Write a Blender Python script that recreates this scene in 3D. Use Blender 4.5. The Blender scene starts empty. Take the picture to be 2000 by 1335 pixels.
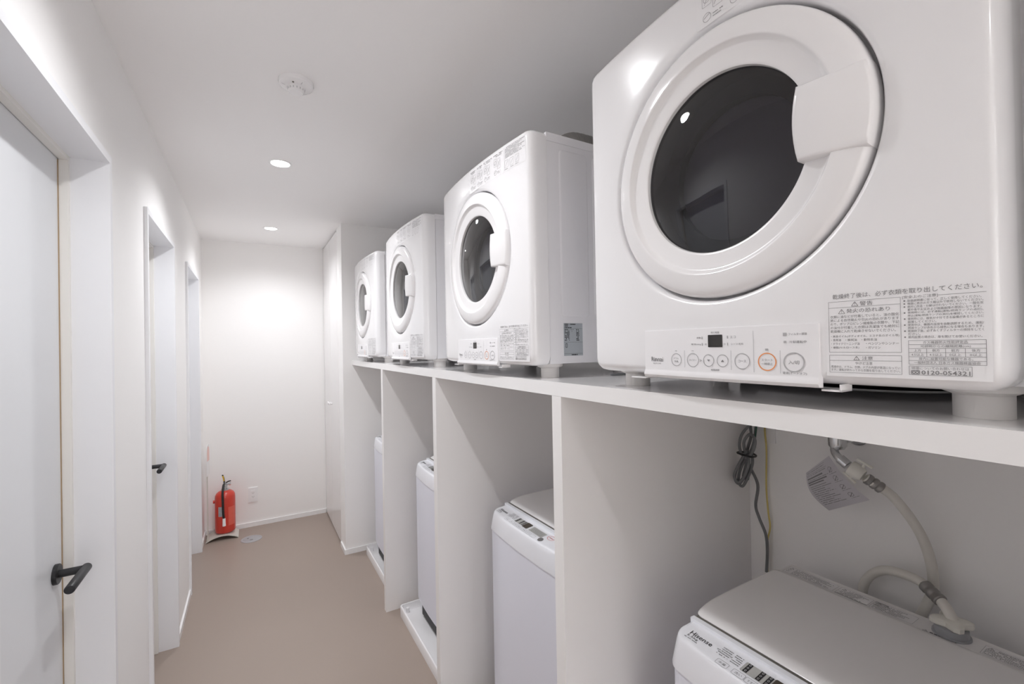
import bpy, bmesh, math, random
from mathutils import Vector, Matrix
random.seed(7)
S = bpy.context.scene
COL = S.collection

# ------------------------------------------------------------------ camera
cam_d = bpy.data.cameras.new('camera'); cam = bpy.data.objects.new('camera', cam_d); COL.objects.link(cam)
YAW, PITCH, ROLL = 0.5293, -0.0066, -0.0182
cam_d.sensor_width = 36.0; cam_d.lens = 869.43 / 2000 * 36; cam_d.clip_start = 0.02; cam_d.clip_end = 60
_f = Vector((math.sin(YAW)*math.cos(PITCH), math.cos(YAW)*math.cos(PITCH), -math.sin(PITCH)))
_r = Vector((math.cos(YAW), -math.sin(YAW), 0)); _u = _r.cross(_f)
_cr, _sr = math.cos(ROLL), math.sin(ROLL)
_R = _r*_cr + _u*_sr; _U = _u*_cr - _r*_sr
cam.matrix_world = Matrix(((_R.x, _U.x, -_f.x, 0), (_R.y, _U.y, -_f.y, 0), (_R.z, _U.z, -_f.z, 1.4916), (0, 0, 0, 1)))
S.camera = cam
S.view_settings.view_transform = 'Standard'; S.view_settings.look = 'None'
S.view_settings.gamma = 1; S.view_settings.use_curve_mapping = False
S.view_settings.exposure = 0.17
w = bpy.data.worlds.new('world'); S.world = w; w.use_nodes = True
w.node_tree.nodes['Background'].inputs[0].default_value = (0.9, 0.92, 1, 1)
w.node_tree.nodes['Background'].inputs[1].default_value = 0.05
S.cycles.max_bounces = 14; S.cycles.diffuse_bounces = 9; S.cycles.glossy_bounces = 5
S.cycles.caustics_reflective = False; S.cycles.caustics_refractive = False
S.cycles.sample_clamp_indirect = 4.0

# ceiling downlight positions (x, y) and their strength; the strong last one is an added unseen fill lamp
H = 2.4
LAMPS = [(0.135, 3.79), (0.132, 2.44), (0.118, 1.12), (0.118, -0.95), (0.118, -2.05)]
LAMP_W = [44.0, 58.0, 46.0, 26.0, 150.0]
for (lx, ly), lw_ in zip(LAMPS, LAMP_W):
    ld = bpy.data.lights.new('downlight_beam', 'SPOT'); lo = bpy.data.objects.new('downlight_beam', ld)
    COL.objects.link(lo); lo.location = (lx, ly, H - 0.006)
    ld.energy = lw_; ld.spot_size = math.radians(150); ld.spot_blend = 1.0
    ld.shadow_soft_size = 0.032; ld.color = (0.965, 0.975, 1.0)

# ------------------------------------------------------------------ materials
def mat(name, col, rough=0.5, metal=0.0, noise=0.0, nscale=40, bump=0.0, coat=0.0, spec=0.5, emit=None, estr=0):
    m = bpy.data.materials.new(name); m.use_nodes = True
    nt = m.node_tree; b = nt.nodes['Principled BSDF']
    b.inputs['Base Color'].default_value = (*col, 1); b.inputs['Roughness'].default_value = rough
    b.inputs['Metallic'].default_value = metal; b.inputs['Specular IOR Level'].default_value = spec
    b.inputs['Coat Weight'].default_value = coat; b.inputs['Coat Roughness'].default_value = 0.05
    if emit: b.inputs['Emission Color'].default_value = (*emit, 1); b.inputs['Emission Strength'].default_value = estr
    if noise or bump:
        tc = nt.nodes.new('ShaderNodeTexCoord'); n = nt.nodes.new('ShaderNodeTexNoise')
        n.inputs['Scale'].default_value = nscale; n.inputs['Detail'].default_value = 4
        nt.links.new(tc.outputs['Object'], n.inputs['Vector'])
        if noise:
            mx = nt.nodes.new('ShaderNodeMix'); mx.data_type = 'RGBA'
            mx.inputs[6].default_value = (*[c*(1-noise) for c in col], 1); mx.inputs[7].default_value = (*[min(1, c*(1+noise)) for c in col], 1)
            nt.links.new(n.outputs['Fac'], mx.inputs[0]); nt.links.new(mx.outputs[2], b.inputs['Base Color'])
        if bump:
            bp = nt.nodes.new('ShaderNodeBump'); bp.inputs['Strength'].default_value = bump; bp.inputs['Distance'].default_value = 0.002
            nt.links.new(n.outputs['Fac'], bp.inputs['Height']); nt.links.new(bp.outputs[0], b.inputs['Normal'])
    return m
M = {}
M['wall'] = mat('wall_paper', (0.915, 0.905, 0.895), 0.75, noise=0.01, nscale=120, bump=0.04)
M['ceiling'] = mat('ceiling_paper', (0.93, 0.92, 0.915), 0.85, noise=0.01, nscale=120, bump=0.03)
M['floor'] = mat('vinyl_floor', (0.335, 0.272, 0.232), 0.42, noise=0.05, nscale=260, bump=0.03)
M['trim'] = mat('white_trim', (0.88, 0.88, 0.88), 0.35, noise=0.004, nscale=60)
M['frame'] = mat('door_frame_paint', (0.86, 0.865, 0.885), 0.38, noise=0.004, nscale=60)
M['stop'] = mat('cream_stop', (0.84, 0.82, 0.78), 0.5, noise=0.006)
M['leaf'] = mat('door_leaf_sheet', (0.80, 0.815, 0.835), 0.4, noise=0.006, nscale=50)
M['seal'] = mat('tan_edge', (0.42, 0.30, 0.18), 0.6, noise=0.05)
M['closet'] = mat('closet_door_sheet', (0.85, 0.84, 0.84), 0.16, noise=0.004, nscale=50)
M['melamine'] = mat('white_melamine', (0.88, 0.865, 0.855), 0.28, noise=0.004, nscale=60)
M['shelftop'] = mat('white_shelf_laminate', (0.88, 0.87, 0.865), 0.10, noise=0.004, nscale=60)
M['enamel'] = mat('white_enamel', (0.87, 0.865, 0.875), 0.22, noise=0.004, nscale=30, coat=0.35)
M['enamel_side'] = mat('white_coated_steel', (0.87, 0.865, 0.885), 0.38, noise=0.006, nscale=90)
M['plastic'] = mat('white_plastic', (0.87, 0.86, 0.865), 0.16, noise=0.004, nscale=30)
M['panel'] = mat('panel_sheet', (0.82, 0.81, 0.82), 0.35, noise=0.004)
M['foot'] = mat('foot_plastic', (0.70, 0.68, 0.665), 0.45, noise=0.01)
M['washer'] = mat('washer_steel', (0.79, 0.80, 0.88), 0.33, noise=0.006, nscale=60)
M['washer_top'] = mat('washer_plastic', (0.85, 0.86, 0.90), 0.25, noise=0.004)
M['lid'] = mat('lid_plastic', (0.84, 0.83, 0.83), 0.16, noise=0.004)
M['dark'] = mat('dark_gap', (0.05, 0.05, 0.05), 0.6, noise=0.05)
M['gapgrey'] = mat('grey_gasket', (0.16, 0.15, 0.13), 0.6, noise=0.05)
M['ink'] = mat('grey_ink', (0.24, 0.235, 0.24), 0.5, noise=0.02)
M['inklight'] = mat('light_grey_ink', (0.47, 0.465, 0.475), 0.5, noise=0.02)
M['inkmid'] = mat('mid_grey_ink', (0.30, 0.295, 0.30), 0.5, noise=0.02)
M['inkdark'] = mat('dark_ink', (0.08, 0.08, 0.085), 0.5, noise=0.02)
M['inkorange'] = mat('orange_ink', (0.85, 0.30, 0.08), 0.5, noise=0.02)
M['inkblack'] = mat('black_ink', (0.02, 0.02, 0.022), 0.4, noise=0.02)
M['inkred'] = mat('red_ink', (0.70, 0.12, 0.10), 0.5, noise=0.02)
M['label'] = mat('sticker_film', (0.86, 0.855, 0.865), 0.22, noise=0.004)
M['silverlabel'] = mat('silver_sticker', (0.50, 0.54, 0.57), 0.32, metal=0.25, noise=0.01)
M['lcd'] = mat('dark_display', (0.030, 0.026, 0.024), 0.12, noise=0.02)
M['greyzone'] = mat('grey_print', (0.44, 0.44, 0.425), 0.35, noise=0.01)
M['brown'] = mat('brown_display', (0.075, 0.062, 0.050), 0.15, noise=0.02)
M['button'] = mat('grey_button', (0.17, 0.165, 0.165), 0.4, noise=0.02)
M['drum'] = mat('dark_drum', (0.045, 0.043, 0.055), 0.35, noise=0.05)
M['rim'] = mat('inner_rim', (0.16, 0.14, 0.18), 0.4, noise=0.03)
M['black'] = mat('matte_black_metal', (0.018, 0.018, 0.020), 0.42, noise=0.05)
M['red'] = mat('red_enamel', (0.62, 0.045, 0.025), 0.28, noise=0.01, coat=0.3)
M['chrome'] = mat('chrome', (0.62, 0.63, 0.64), 0.16, metal=1.0, noise=0.01)
M['rubber'] = mat('black_rubber', (0.015, 0.015, 0.015), 0.45, noise=0.05)
M['yellow'] = mat('yellow_plastic', (0.78, 0.50, 0.03), 0.4, noise=0.02)
M['stand'] = mat('ivory_plastic', (0.62, 0.60, 0.55), 0.4, noise=0.01)
M['signred'] = mat('pale_red_print', (0.86, 0.58, 0.52), 0.4, noise=0.02)
M['greycable'] = mat('grey_cable', (0.17, 0.175, 0.18), 0.45, noise=0.03)
M['yellowwire'] = mat('yellow_wire', (0.66, 0.53, 0.17), 0.4, noise=0.03)
M['greenwire'] = mat('green_wire', (0.02, 0.10, 0.06), 0.45, noise=0.03)
M['hose'] = mat('ivory_hose', (0.70, 0.68, 0.63), 0.42, noise=0.01)
M['hosenut'] = mat('ivory_nut', (0.74, 0.73, 0.67), 0.4, noise=0.01)
M['greycollar'] = mat('grey_collar', (0.36, 0.37, 0.39), 0.4, noise=0.01)
M['paper'] = mat('white_paper', (0.76, 0.74, 0.77), 0.6, noise=0.01)
M['galv'] = mat('aluminium_duct', (0.30, 0.29, 0.28), 0.38, metal=0.7, noise=0.06, nscale=25, bump=0.2)
M['steeldisc'] = mat('brushed_cover', (0.44, 0.44, 0.46), 0.32, metal=0.35, noise=0.02)
M['lampglass'] = mat('lamp_diffuser', (1, 1, 1), 0.5, emit=(1, 0.97, 0.95), estr=14)
def glass():
    m = bpy.data.materials.new('smoked_glass'); m.use_nodes = True; nt = m.node_tree; nt.nodes.clear()
    o = nt.nodes.new('ShaderNodeOutputMaterial'); mx = nt.nodes.new('ShaderNodeMixShader')
    fr = nt.nodes.new('ShaderNodeFresnel'); fr.inputs[0].default_value = 1.45
    t = nt.nodes.new('ShaderNodeBsdfTransparent'); t.inputs[0].default_value = (0.20, 0.19, 0.23, 1)
    g = nt.nodes.new('ShaderNodeBsdfGlossy'); g.inputs['Roughness'].default_value = 0.01
    # both faces of the pane reflect: 2F / (1 + F)
    a = nt.nodes.new('ShaderNodeMath'); a.operation = 'ADD'; a.inputs[1].default_value = 1.0; nt.links.new(fr.outputs[0], a.inputs[0])
    dv = nt.nodes.new('ShaderNodeMath'); dv.operation = 'DIVIDE'; nt.links.new(fr.outputs[0], dv.inputs[0]); nt.links.new(a.outputs[0], dv.inputs[1])
    m2 = nt.nodes.new('ShaderNodeMath'); m2.operation = 'MULTIPLY'; m2.inputs[1].default_value = 2.0; nt.links.new(dv.outputs[0], m2.inputs[0])
    nt.links.new(m2.outputs[0], mx.inputs[0]); nt.links.new(t.outputs[0], mx.inputs[1]); nt.links.new(g.outputs[0], mx.inputs[2])
    nt.links.new(mx.outputs[0], o.inputs[0]); return m
M['glass'] = glass()

# ------------------------------------------------------------------ helpers
def tag(o, label=None, cat=None, group=None, kind=None):
    if label: o['label'] = label
    if cat: o['category'] = cat
    if group: o['group'] = group
    if kind: o['kind'] = kind
    return o
def empty(name, loc=(0, 0, 0), parent=None):
    o = bpy.data.objects.new(name, None); COL.objects.link(o); o.location = loc; o.empty_display_size = 0.05
    if parent: o.parent = parent
    return o
def mk(name, bm, m, parent=None, bevel=0, seg=2, smooth=35, loc=None):
    me = bpy.data.meshes.new(name)
    if bevel:
        es = [e for e in bm.edges if len(e.link_faces) == 2 and e.calc_face_angle(0) > 0.6]
        bmesh.ops.bevel(bm, geom=es, offset=bevel, segments=seg, affect='EDGES', clamp_overlap=True)
    bmesh.ops.recalc_face_normals(bm, faces=bm.faces) if smooth is not None else None
    bm.to_mesh(me); bm.free()
    if smooth is not None:
        me.polygons.foreach_set('use_smooth', [True]*len(me.polygons)); me.set_sharp_from_angle(angle=math.radians(smooth))
    me.materials.append(M[m] if isinstance(m, str) else m)
    o = bpy.data.objects.new(name, me); COL.objects.link(o)
    if parent: o.parent = parent
    if loc: o.location = loc
    return o
def B(*boxes):
    bm = bmesh.new()
    for (x0, x1, y0, y1, z0, z1) in boxes: addbox(bm, x0, x1, y0, y1, z0, z1)
    return bm
def addbox(bm, x0, x1, y0, y1, z0, z1):
    v = [bm.verts.new((x, y, z)) for x in (x0, x1) for y in (y0, y1) for z in (z0, z1)]
    for f in ((0, 1, 3, 2), (4, 6, 7, 5), (0, 4, 5, 1), (2, 3, 7, 6), (0, 2, 6, 4), (1, 5, 7, 3)): bm.faces.new([v[i] for i in f])
def rings(bm, rs, close=True, cap0=False, cap1=False):
    """rs: list of lists of points; skins neighbours"""
    vs = [[bm.verts.new(p) for p in r] for r in rs]
    for a, b in zip(vs, vs[1:]):
        n = len(a)
        for i in range(n if close else n-1):
            j = (i+1) % n
            bm.faces.new((a[i], a[j], b[j], b[i]))
    if cap0: bm.faces.new(vs[0][::-1])
    if cap1: bm.faces.new(vs[-1])
    return vs
def lathe(bm, prof, n=32, c=(0, 0, 0), axis='z', cap0=True, cap1=True):
    rs = []
    for (r, h) in prof:
        ring = []
        for i in range(n):
            a = 2*math.pi*i/n
            if axis == 'z': ring.append((c[0]+r*math.cos(a), c[1]+r*math.sin(a), c[2]+h))
            elif axis == 'x': ring.append((c[0]+h, c[1]+r*math.cos(a), c[2]+r*math.sin(a)))
            else: ring.append((c[0]+r*math.cos(a), c[1]+h, c[2]+r*math.sin(a)))
        rs.append(ring)
    rings(bm, rs, True, cap0, cap1)
def spline(pts, k=8):
    P = [Vector(p) for p in pts]; P = [P[0]*2-P[1]] + P + [P[-1]*2-P[-2]]; out = []
    for i in range(1, len(P)-2):
        a, b, c, d = P[i-1:i+3]
        for j in range(k):
            t = j/k; out.append(0.5*((2*b)+(c-a)*t+(2*a-5*b+4*c-d)*t*t+(3*b-a-3*c+d)*t**3))
    out.append(P[-2]); return out
def tube(bm, pts, r, n=10, k=8, smooth=True, cap=True):
    p = spline(pts, k) if smooth else [Vector(q) for q in pts]
    t = (p[1]-p[0]).normalized(); nrm = t.orthogonal().normalized(); rs = []
    for i, q in enumerate(p):
        tt = ((p[min(i+1, len(p)-1)]-p[max(i-1, 0)])).normalized()
        ax = t.cross(tt)
        if ax.length > 1e-6: nrm = Matrix.Rotation(t.angle(tt), 3, ax.normalized()) @ nrm
        t = tt; bn = t.cross(nrm); rr = r(i/(len(p)-1)) if callable(r) else r
        rs.append([tuple(q+nrm*(rr*math.cos(2*math.pi*j/n))+bn*(rr*math.sin(2*math.pi*j/n))) for j in range(n)])
    rings(bm, rs, True, cap, cap)
def rrect(hx, hy, r, n=6, cx=0, cy=0):
    out = []
    for (sx, sy, a0) in ((1, 1, 0), (-1, 1, 90), (-1, -1, 180), (1, -1, 270)):
        for i in range(n+1):
            a = math.radians(a0+90*i/n)
            out.append((cx+sx*(hx-r)+r*math.cos(a), cy+sy*(hy-r)+r*math.sin(a)))
    return out
def copy_tree(o, parent=None):
    c = o.copy(); COL.objects.link(c)
    if parent: c.parent = parent
    for ch in [x for x in bpy.data.objects if x.parent == o]: copy_tree(ch, c)
    return c
# ---- printed matter: shapes gathered in a flat (a, b) frame, a = to the right, b = up, then laid on a surface
_tc = bpy.data.curves.new('glyph_source', 'FONT'); _tc.resolution_u = 2
_to = bpy.data.objects.new('glyph_source', _tc)
_cache = {}
def glyphs(s, bold=0.0):
    if (s, bold) in _cache: return _cache[(s, bold)]
    COL.objects.link(_to); _tc.body = s; _tc.offset = bold; _tc.fill_mode = 'FRONT' if hasattr(_tc, 'fill_mode') else _tc.fill_mode
    dg = bpy.context.evaluated_depsgraph_get(); dg.update()
    me = bpy.data.meshes.new_from_object(_to.evaluated_get(dg)); COL.objects.unlink(_to)
    v = [(p.co.x, p.co.y) for p in me.vertices]; f = [tuple(p.vertices) for p in me.polygons]
    bpy.data.meshes.remove(me)
    if not v: v = [(0, 0)]; f = []
    x0 = min(p[0] for p in v); x1 = max(p[0] for p in v); y0 = min(p[1] for p in v); y1 = max(p[1] for p in v)
    _cache[(s, bold)] = (v, f, x0, x1, y0, y1); return _cache[(s, bold)]
class Ink:
    def __init__(s): s.v = []; s.f = []
    def poly(s, pts):
        n = len(s.v); s.v += pts; s.f.append(tuple(range(n, n+len(pts)))); return s
    def line(s, a0, b0, a1, b1, w):
        L = math.hypot(a1-a0, b1-b0); k = max(1, int(L/0.02)); ux, uy = (a1-a0)/L, (b1-b0)/L; h = w/2
        for i in range(k):
            p = (a0+(a1-a0)*i/k, b0+(b1-b0)*i/k); q = (a0+(a1-a0)*(i+1)/k, b0+(b1-b0)*(i+1)/k)
            s.poly([(p[0]+uy*h, p[1]-ux*h), (q[0]+uy*h, q[1]-ux*h), (q[0]-uy*h, q[1]+ux*h), (p[0]-uy*h, p[1]+ux*h)])
        return s
    def box(s, a0, a1, b0, b1, w):
        s.line(a0, b0, a1, b0, w).line(a1, b0, a1, b1, w).line(a1, b1, a0, b1, w).line(a0, b1, a0, b0, w); return s
    def fill(s, a0, a1, b0, b1): return s.poly([(a0, b0), (a1, b0), (a1, b1), (a0, b1)])
    def ring(s, a, b, r, w, n=36, sx=1):
        for i in range(n):
            t0, t1 = 2*math.pi*i/n, 2*math.pi*(i+1)/n
            s.poly([(a+(r+w/2)*sx*math.cos(t0), b+(r+w/2)*math.sin(t0)), (a+(r+w/2)*sx*math.cos(t1), b+(r+w/2)*math.sin(t1)),
                    (a+(r-w/2)*sx*math.cos(t1), b+(r-w/2)*math.sin(t1)), (a+(r-w/2)*sx*math.cos(t0), b+(r-w/2)*math.sin(t0))])
        return s
    def rbox(s, a, b, ha, hb, r, w):
        P = rrect(ha, hb, r, 4, a, b); Q = rrect(ha-w, hb-w, max(r-w, 1e-4), 4, a, b)
        for i in range(len(P)):
            j = (i+1) % len(P); s.poly([P[i], P[j], Q[j], Q[i]])
        return s
    def tri(s, a, b, h, w):
        t = [(a-h*0.6, b-h/2), (a+h*0.6, b-h/2), (a, b+h/2)]
        for i in range(3): s.line(*t[i], *t[(i+1) % 3], w)
        s.line(a, b-h*0.05, a, b+h*0.25, w).line(a, b-h*0.32, a, b-h*0.2, w); return s
    def text(s, t, a, b, h, width=None, al='c', bold=0.0):
        """height h of the tallest glyph; width None keeps the proportion"""
        v, f, x0, x1, y0, y1 = glyphs(t, bold); ky = h/max(y1-y0, 1e-6); kx = ky if width is None else width/max(x1-x0, 1e-6)
        wd = (x1-x0)*kx; o = a-wd/2 if al == 'c' else (a if al == 'l' else a-wd); n = len(s.v)
        s.v += [(o+(p[0]-x0)*kx, b+(p[1]-(y0+y1)/2)*ky) for p in v]; s.f += [tuple(i+n for i in q) for q in f]; return s
    def smudge(s, a0, a1, b, h):
        """a row of small marks for print too small to read in the photo"""
        a = a0
        while a < a1:
            k = random.uniform(0.5, 1.6)*h
            if random.random() < 0.86: s.fill(a, min(a+k, a1), b-h/2, b+h/2)
            a += k+h*0.35
        return s
    def make(s, name, m, fn, parent):
        me = bpy.data.meshes.new(name); me.from_pydata([fn(a, b) for a, b in s.v], [], s.f); me.update(); me.materials.append(M[m])
        o = bpy.data.objects.new(name, me); COL.objects.link(o); o.parent = parent; return o

# ------------------------------------------------------------------ the room
XL, XF, YF, XC, YR, YD, XS, XB = -0.346, -0.334, 4.379, 0.570, 3.406, 3.600, 0.636, 1.384
YN, YB = 0.02, -2.4     # near end of the niche, wall behind the camera
ZT, ZB = 1.400, 1.366
def struct(name, bm, m, **k): return tag(mk(name, bm, m, **k), kind='structure')
struct('floor', B((-1.7, 1.6, YB-0.1, YF+0.1, -0.06, 0)), 'floor')
struct('ceiling', B((-1.7, 1.6, YB-0.1, YF+0.1, H, H+0.06)), 'ceiling')
struct('wall_far', B((-0.6, 1.5, YF, YF+0.1, 0, H)), 'wall')
struct('wall_behind', B((-0.6, 1.5, YB-0.1, YB, 0, H)), 'wall')
struct('wall_back', B((XB, XB+0.1, YN-0.1, YR+0.1, 0, H)), 'wall')
OP = [(0.980, 1.626), (2.164, 2.811), (3.379, 4.025)]
OPN = (-0.86, -0.21)
DZ = 2.017
segs = []; y = YB
for a, b in [OPN]+OP:
    segs.append((XL-0.13, XL, y, a-0.022, 0, H)); segs.append((XL-0.13, XL, a-0.022, b+0.022, DZ+0.022, H)); y = b+0.022
segs.append((XL-0.13, XL, y, YF, 0, H))
struct('wall_left', B(*segs), 'wall')
struct('wall_return', B((XC, XB, YR, YD, 0, H)), 'wall', bevel=0)
struct('wall_right', B((XC+0.05, XB+0.1, YB, YN, 0, H)), 'wall')
struct('wall_closet', B((XC+0.45, XC+0.5, YD, YF, 0, H)), 'wall')
# dark room glimpsed only in reflections, behind the doorway near the camera
struct('wall_side_room', B((-1.6, -1.55, -1.6, 0.5, 0, H), (-1.6, XL-0.13, -1.65, -1.6, 0, H), (-1.6, XL-0.13, 0.5, 0.55, 0, H)), 'wall')
# baseboards
bb = lambda *b: B(*b)
hb, tb = 0.036, 0.009
struct('baseboard_left', bb(*[(XL, XL+tb, a, b, 0, hb) for a, b in ((-0.188, 0.958), (1.648, 2.142), (2.833, 3.357), (4.047, YF))]), 'trim', bevel=0.002)
struct('baseboard_far', bb((XL, XC-0.002, YF-tb, YF, 0, hb)), 'trim', bevel=0.002)
struct('baseboard_return', bb((XC-tb, XC, YR-tb, YD-0.03, 0, hb), (XC, XB, YR-tb, YR, 0, hb)), 'trim', bevel=0.002)

# doors with deep frames on the left wall
def doorway(n, a, b, leaf=True, handle=True):
    d = empty('door_%d' % n, (XL, (a+b)/2, 0)); tag(d, kind='structure')
    T = 0.022; yc = (a+b)/2; X0 = XL-0.132-XL; X1 = XF-XL; a -= yc; b -= yc
    fr = mk('door_frame', B((X0, X1, a-T, a, 0, DZ+T), (X0, X1, b, b+T, 0, DZ+T), (X0, X1, a, b, DZ, DZ+T)), 'frame', d, bevel=0.0015)
    s0, s1 = -0.089, -0.070; t = 0.012
    if leaf and not handle:
        mk('door_leaf', B((-0.131, -0.100, a+0.001, b-0.001, 0.006, DZ-0.001)), 'leaf', d, bevel=0.001); return d
    if leaf:
        mk('door_stop', B((s0, s1, a, a+t, 0.002, DZ-t), (s0, s1, b-t, b, 0.002, DZ-t), (s0, s1, a, b, DZ-t, DZ)), 'stop', d, bevel=0.001)
        lf = mk('door_leaf', B((s0-0.037, s0-0.002, a+0.003, b-0.003, 0.006, DZ-0.004)), 'leaf', d, bevel=0.001)
        mk('edge_strip', B((s0-0.003, s0-0.0003, b-t-0.0022, b-0.001, 0.006, DZ-t-0.002)), 'seal', lf)
        hy = b-0.062; hx = s0-0.002; hz = 0.932
        bm = bmesh.new(); lathe(bm, [(0.025, 0), (0.025, 0.0075), (0.0235, 0.009)], 32, (hx, hy, hz), 'x')
        lathe(bm, [(0.0095, 0.008), (0.0095, 0.062)], 20, (hx, hy, hz), 'x')
        q = 0.0105
        lathe(bm, [(q*0.9, 0.012), (q, 0.0105), (q, -0.118), (q*0.92, -0.1195)], 20, (hx+0.058, hy, hz), 'y')
        mk('door_handle', bm, 'black', lf)['label'] = 'matte black lever handle with a round rose'
        # leaf under the handle turns towards the camera side
    return d
for i, (a, b) in enumerate(OP): doorway(i+1, a, b, True, i < 2)
doorway(4, OPN[0], OPN[1], leaf=False)

# closet doors at the far end of the right wall
cl = empty('built_in_closet', (XC, (YD+YF)/2, 0))
tag(cl, 'tall white two-door closet at the far end of the right wall, two small knobs', 'closet')
ym = 3.998; y0 = (YD+YF)/2
for (a, b, ky) in ((YD+0.004, ym-0.0015, ym-0.035), (ym+0.0015, YF-0.006, ym+0.035)):
    dr = mk('door', B((0.001, 0.021, a-y0, b-y0, 0.012, H-0.010)), 'closet', cl, bevel=0.0012)
    bm = bmesh.new(); lathe(bm, [(0.008, 0.001), (0.006, -0.008), (0.013, -0.014), (0.015, -0.020), (0.012, -0.024)], 24, (0, ky-y0, 1.03), 'x')
    mk('knob', bm, 'plastic', dr)

# shelf and its dividers
sh = mk('shelf_board', B((XS, XB, YN, YR, ZB, ZT)), 'shelftop', bevel=0.0035, seg=3)
tag(sh, 'long white shelf board carrying the four white tumble dryers', 'shelf')
for yy, lab in ((2.579, 'white upright divider panel under the shelf, farthest of the three, beside the closet end'),
                (1.739, 'white upright divider panel under the shelf, the middle one of the three'),
                (0.898, 'white upright divider panel under the shelf, nearest, left of the hanging grey cable coil')):
    o = mk('divider_panel', B((XS, XB-0.001, yy-0.037, yy, 0.0, ZB-0.0005)), 'melamine', bevel=0.0015)
    tag(o, lab, 'panel', 'dividers under the shelf')

# ------------------------------------------------------------------ downlights, smoke detector
for i, (lx, ly) in enumerate(LAMPS):
    d = empty('recessed_downlight', (lx, ly, H))
    lab = {0: 'small round lit ceiling downlight, the farther one near the end wall', 1: 'small round lit ceiling downlight, the nearer brighter one beyond the smoke detector', 2: 'small round ceiling downlight just outside the top of the picture, before the smoke detector', 3: 'small round ceiling downlight behind the camera', 4: 'small round ceiling downlight nearest the wall behind the camera'}[i]
    tag(d, lab, 'ceiling light', 'ceiling downlights')
    bm = bmesh.new(); lathe(bm, [(0.052, 0), (0.052, -0.002), (0.049, -0.004), (0.0425, -0.003), (0.041, -0.0005)], 40, (0, 0, 0), 'z', False, False); mk('trim_ring', bm, 'trim', d)
    bm = bmesh.new(); lathe(bm, [(0.041, -0.0008), (0.030, -0.0022), (0.005, -0.003)], 32, (0, 0, 0), 'z', False, True); mk('diffuser', bm, 'lampglass', d)
sd = empty('smoke_detector', (0.142, 1.668, H)); tag(sd, 'round white smoke detector on the ceiling before the nearer downlight', 'smoke detector')
bm = bmesh.new(); lathe(bm, [(0.055, 0), (0.0555, -0.006), (0.053, -0.014), (0.046, -0.019), (0.030, -0.021)], 40, (0, 0, 0)); mk('base', bm, 'plastic', sd)
bm = bmesh.new(); lathe(bm, [(0.029, -0.020), (0.028, -0.024), (0.026, -0.033), (0.021, -0.037), (0.004, -0.038)], 32, (0, 0, 0)); cg = mk('sensor_cage', bm, 'plastic', sd)
bm = bmesh.new()
for k in range(16):
    a = 2*math.pi*k/16
    v = [bm.verts.new((math.cos(a+d)*r, math.sin(a+d)*r, z)) for (d, r, z) in ((-.05, .0277, -.026), (.05, .0277, -.026), (.05, .0266, -.032), (-.05, .0266, -.032))]; bm.faces.new(v)
mk('slot', bm, 'inklight', cg, smooth=None)
bm = bmesh.new(); lathe(bm, [(0.0035, -0.0205), (0.003, -0.0225), (0.0015, -0.0225)], 14, (-0.012, -0.036, 0)); mk('indicator_lamp', bm, 'gapgrey', sd)
for ang in (190, 290, 40):
    a = math.radians(ang); c, s_ = math.cos(a), math.sin(a)
    bm = bmesh.new()
    v = [bm.verts.new((c*r-s_*t, s_*r+c*t, z)) for (r, t, z) in ((.034, -.001, -.0209), (.046, -.001, -.0193), (.046, .001, -.0193), (.034, .001, -.0209))]; bm.faces.new(v)
    mk('vent_mark', bm, 'inklight', sd, smooth=None)

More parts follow.
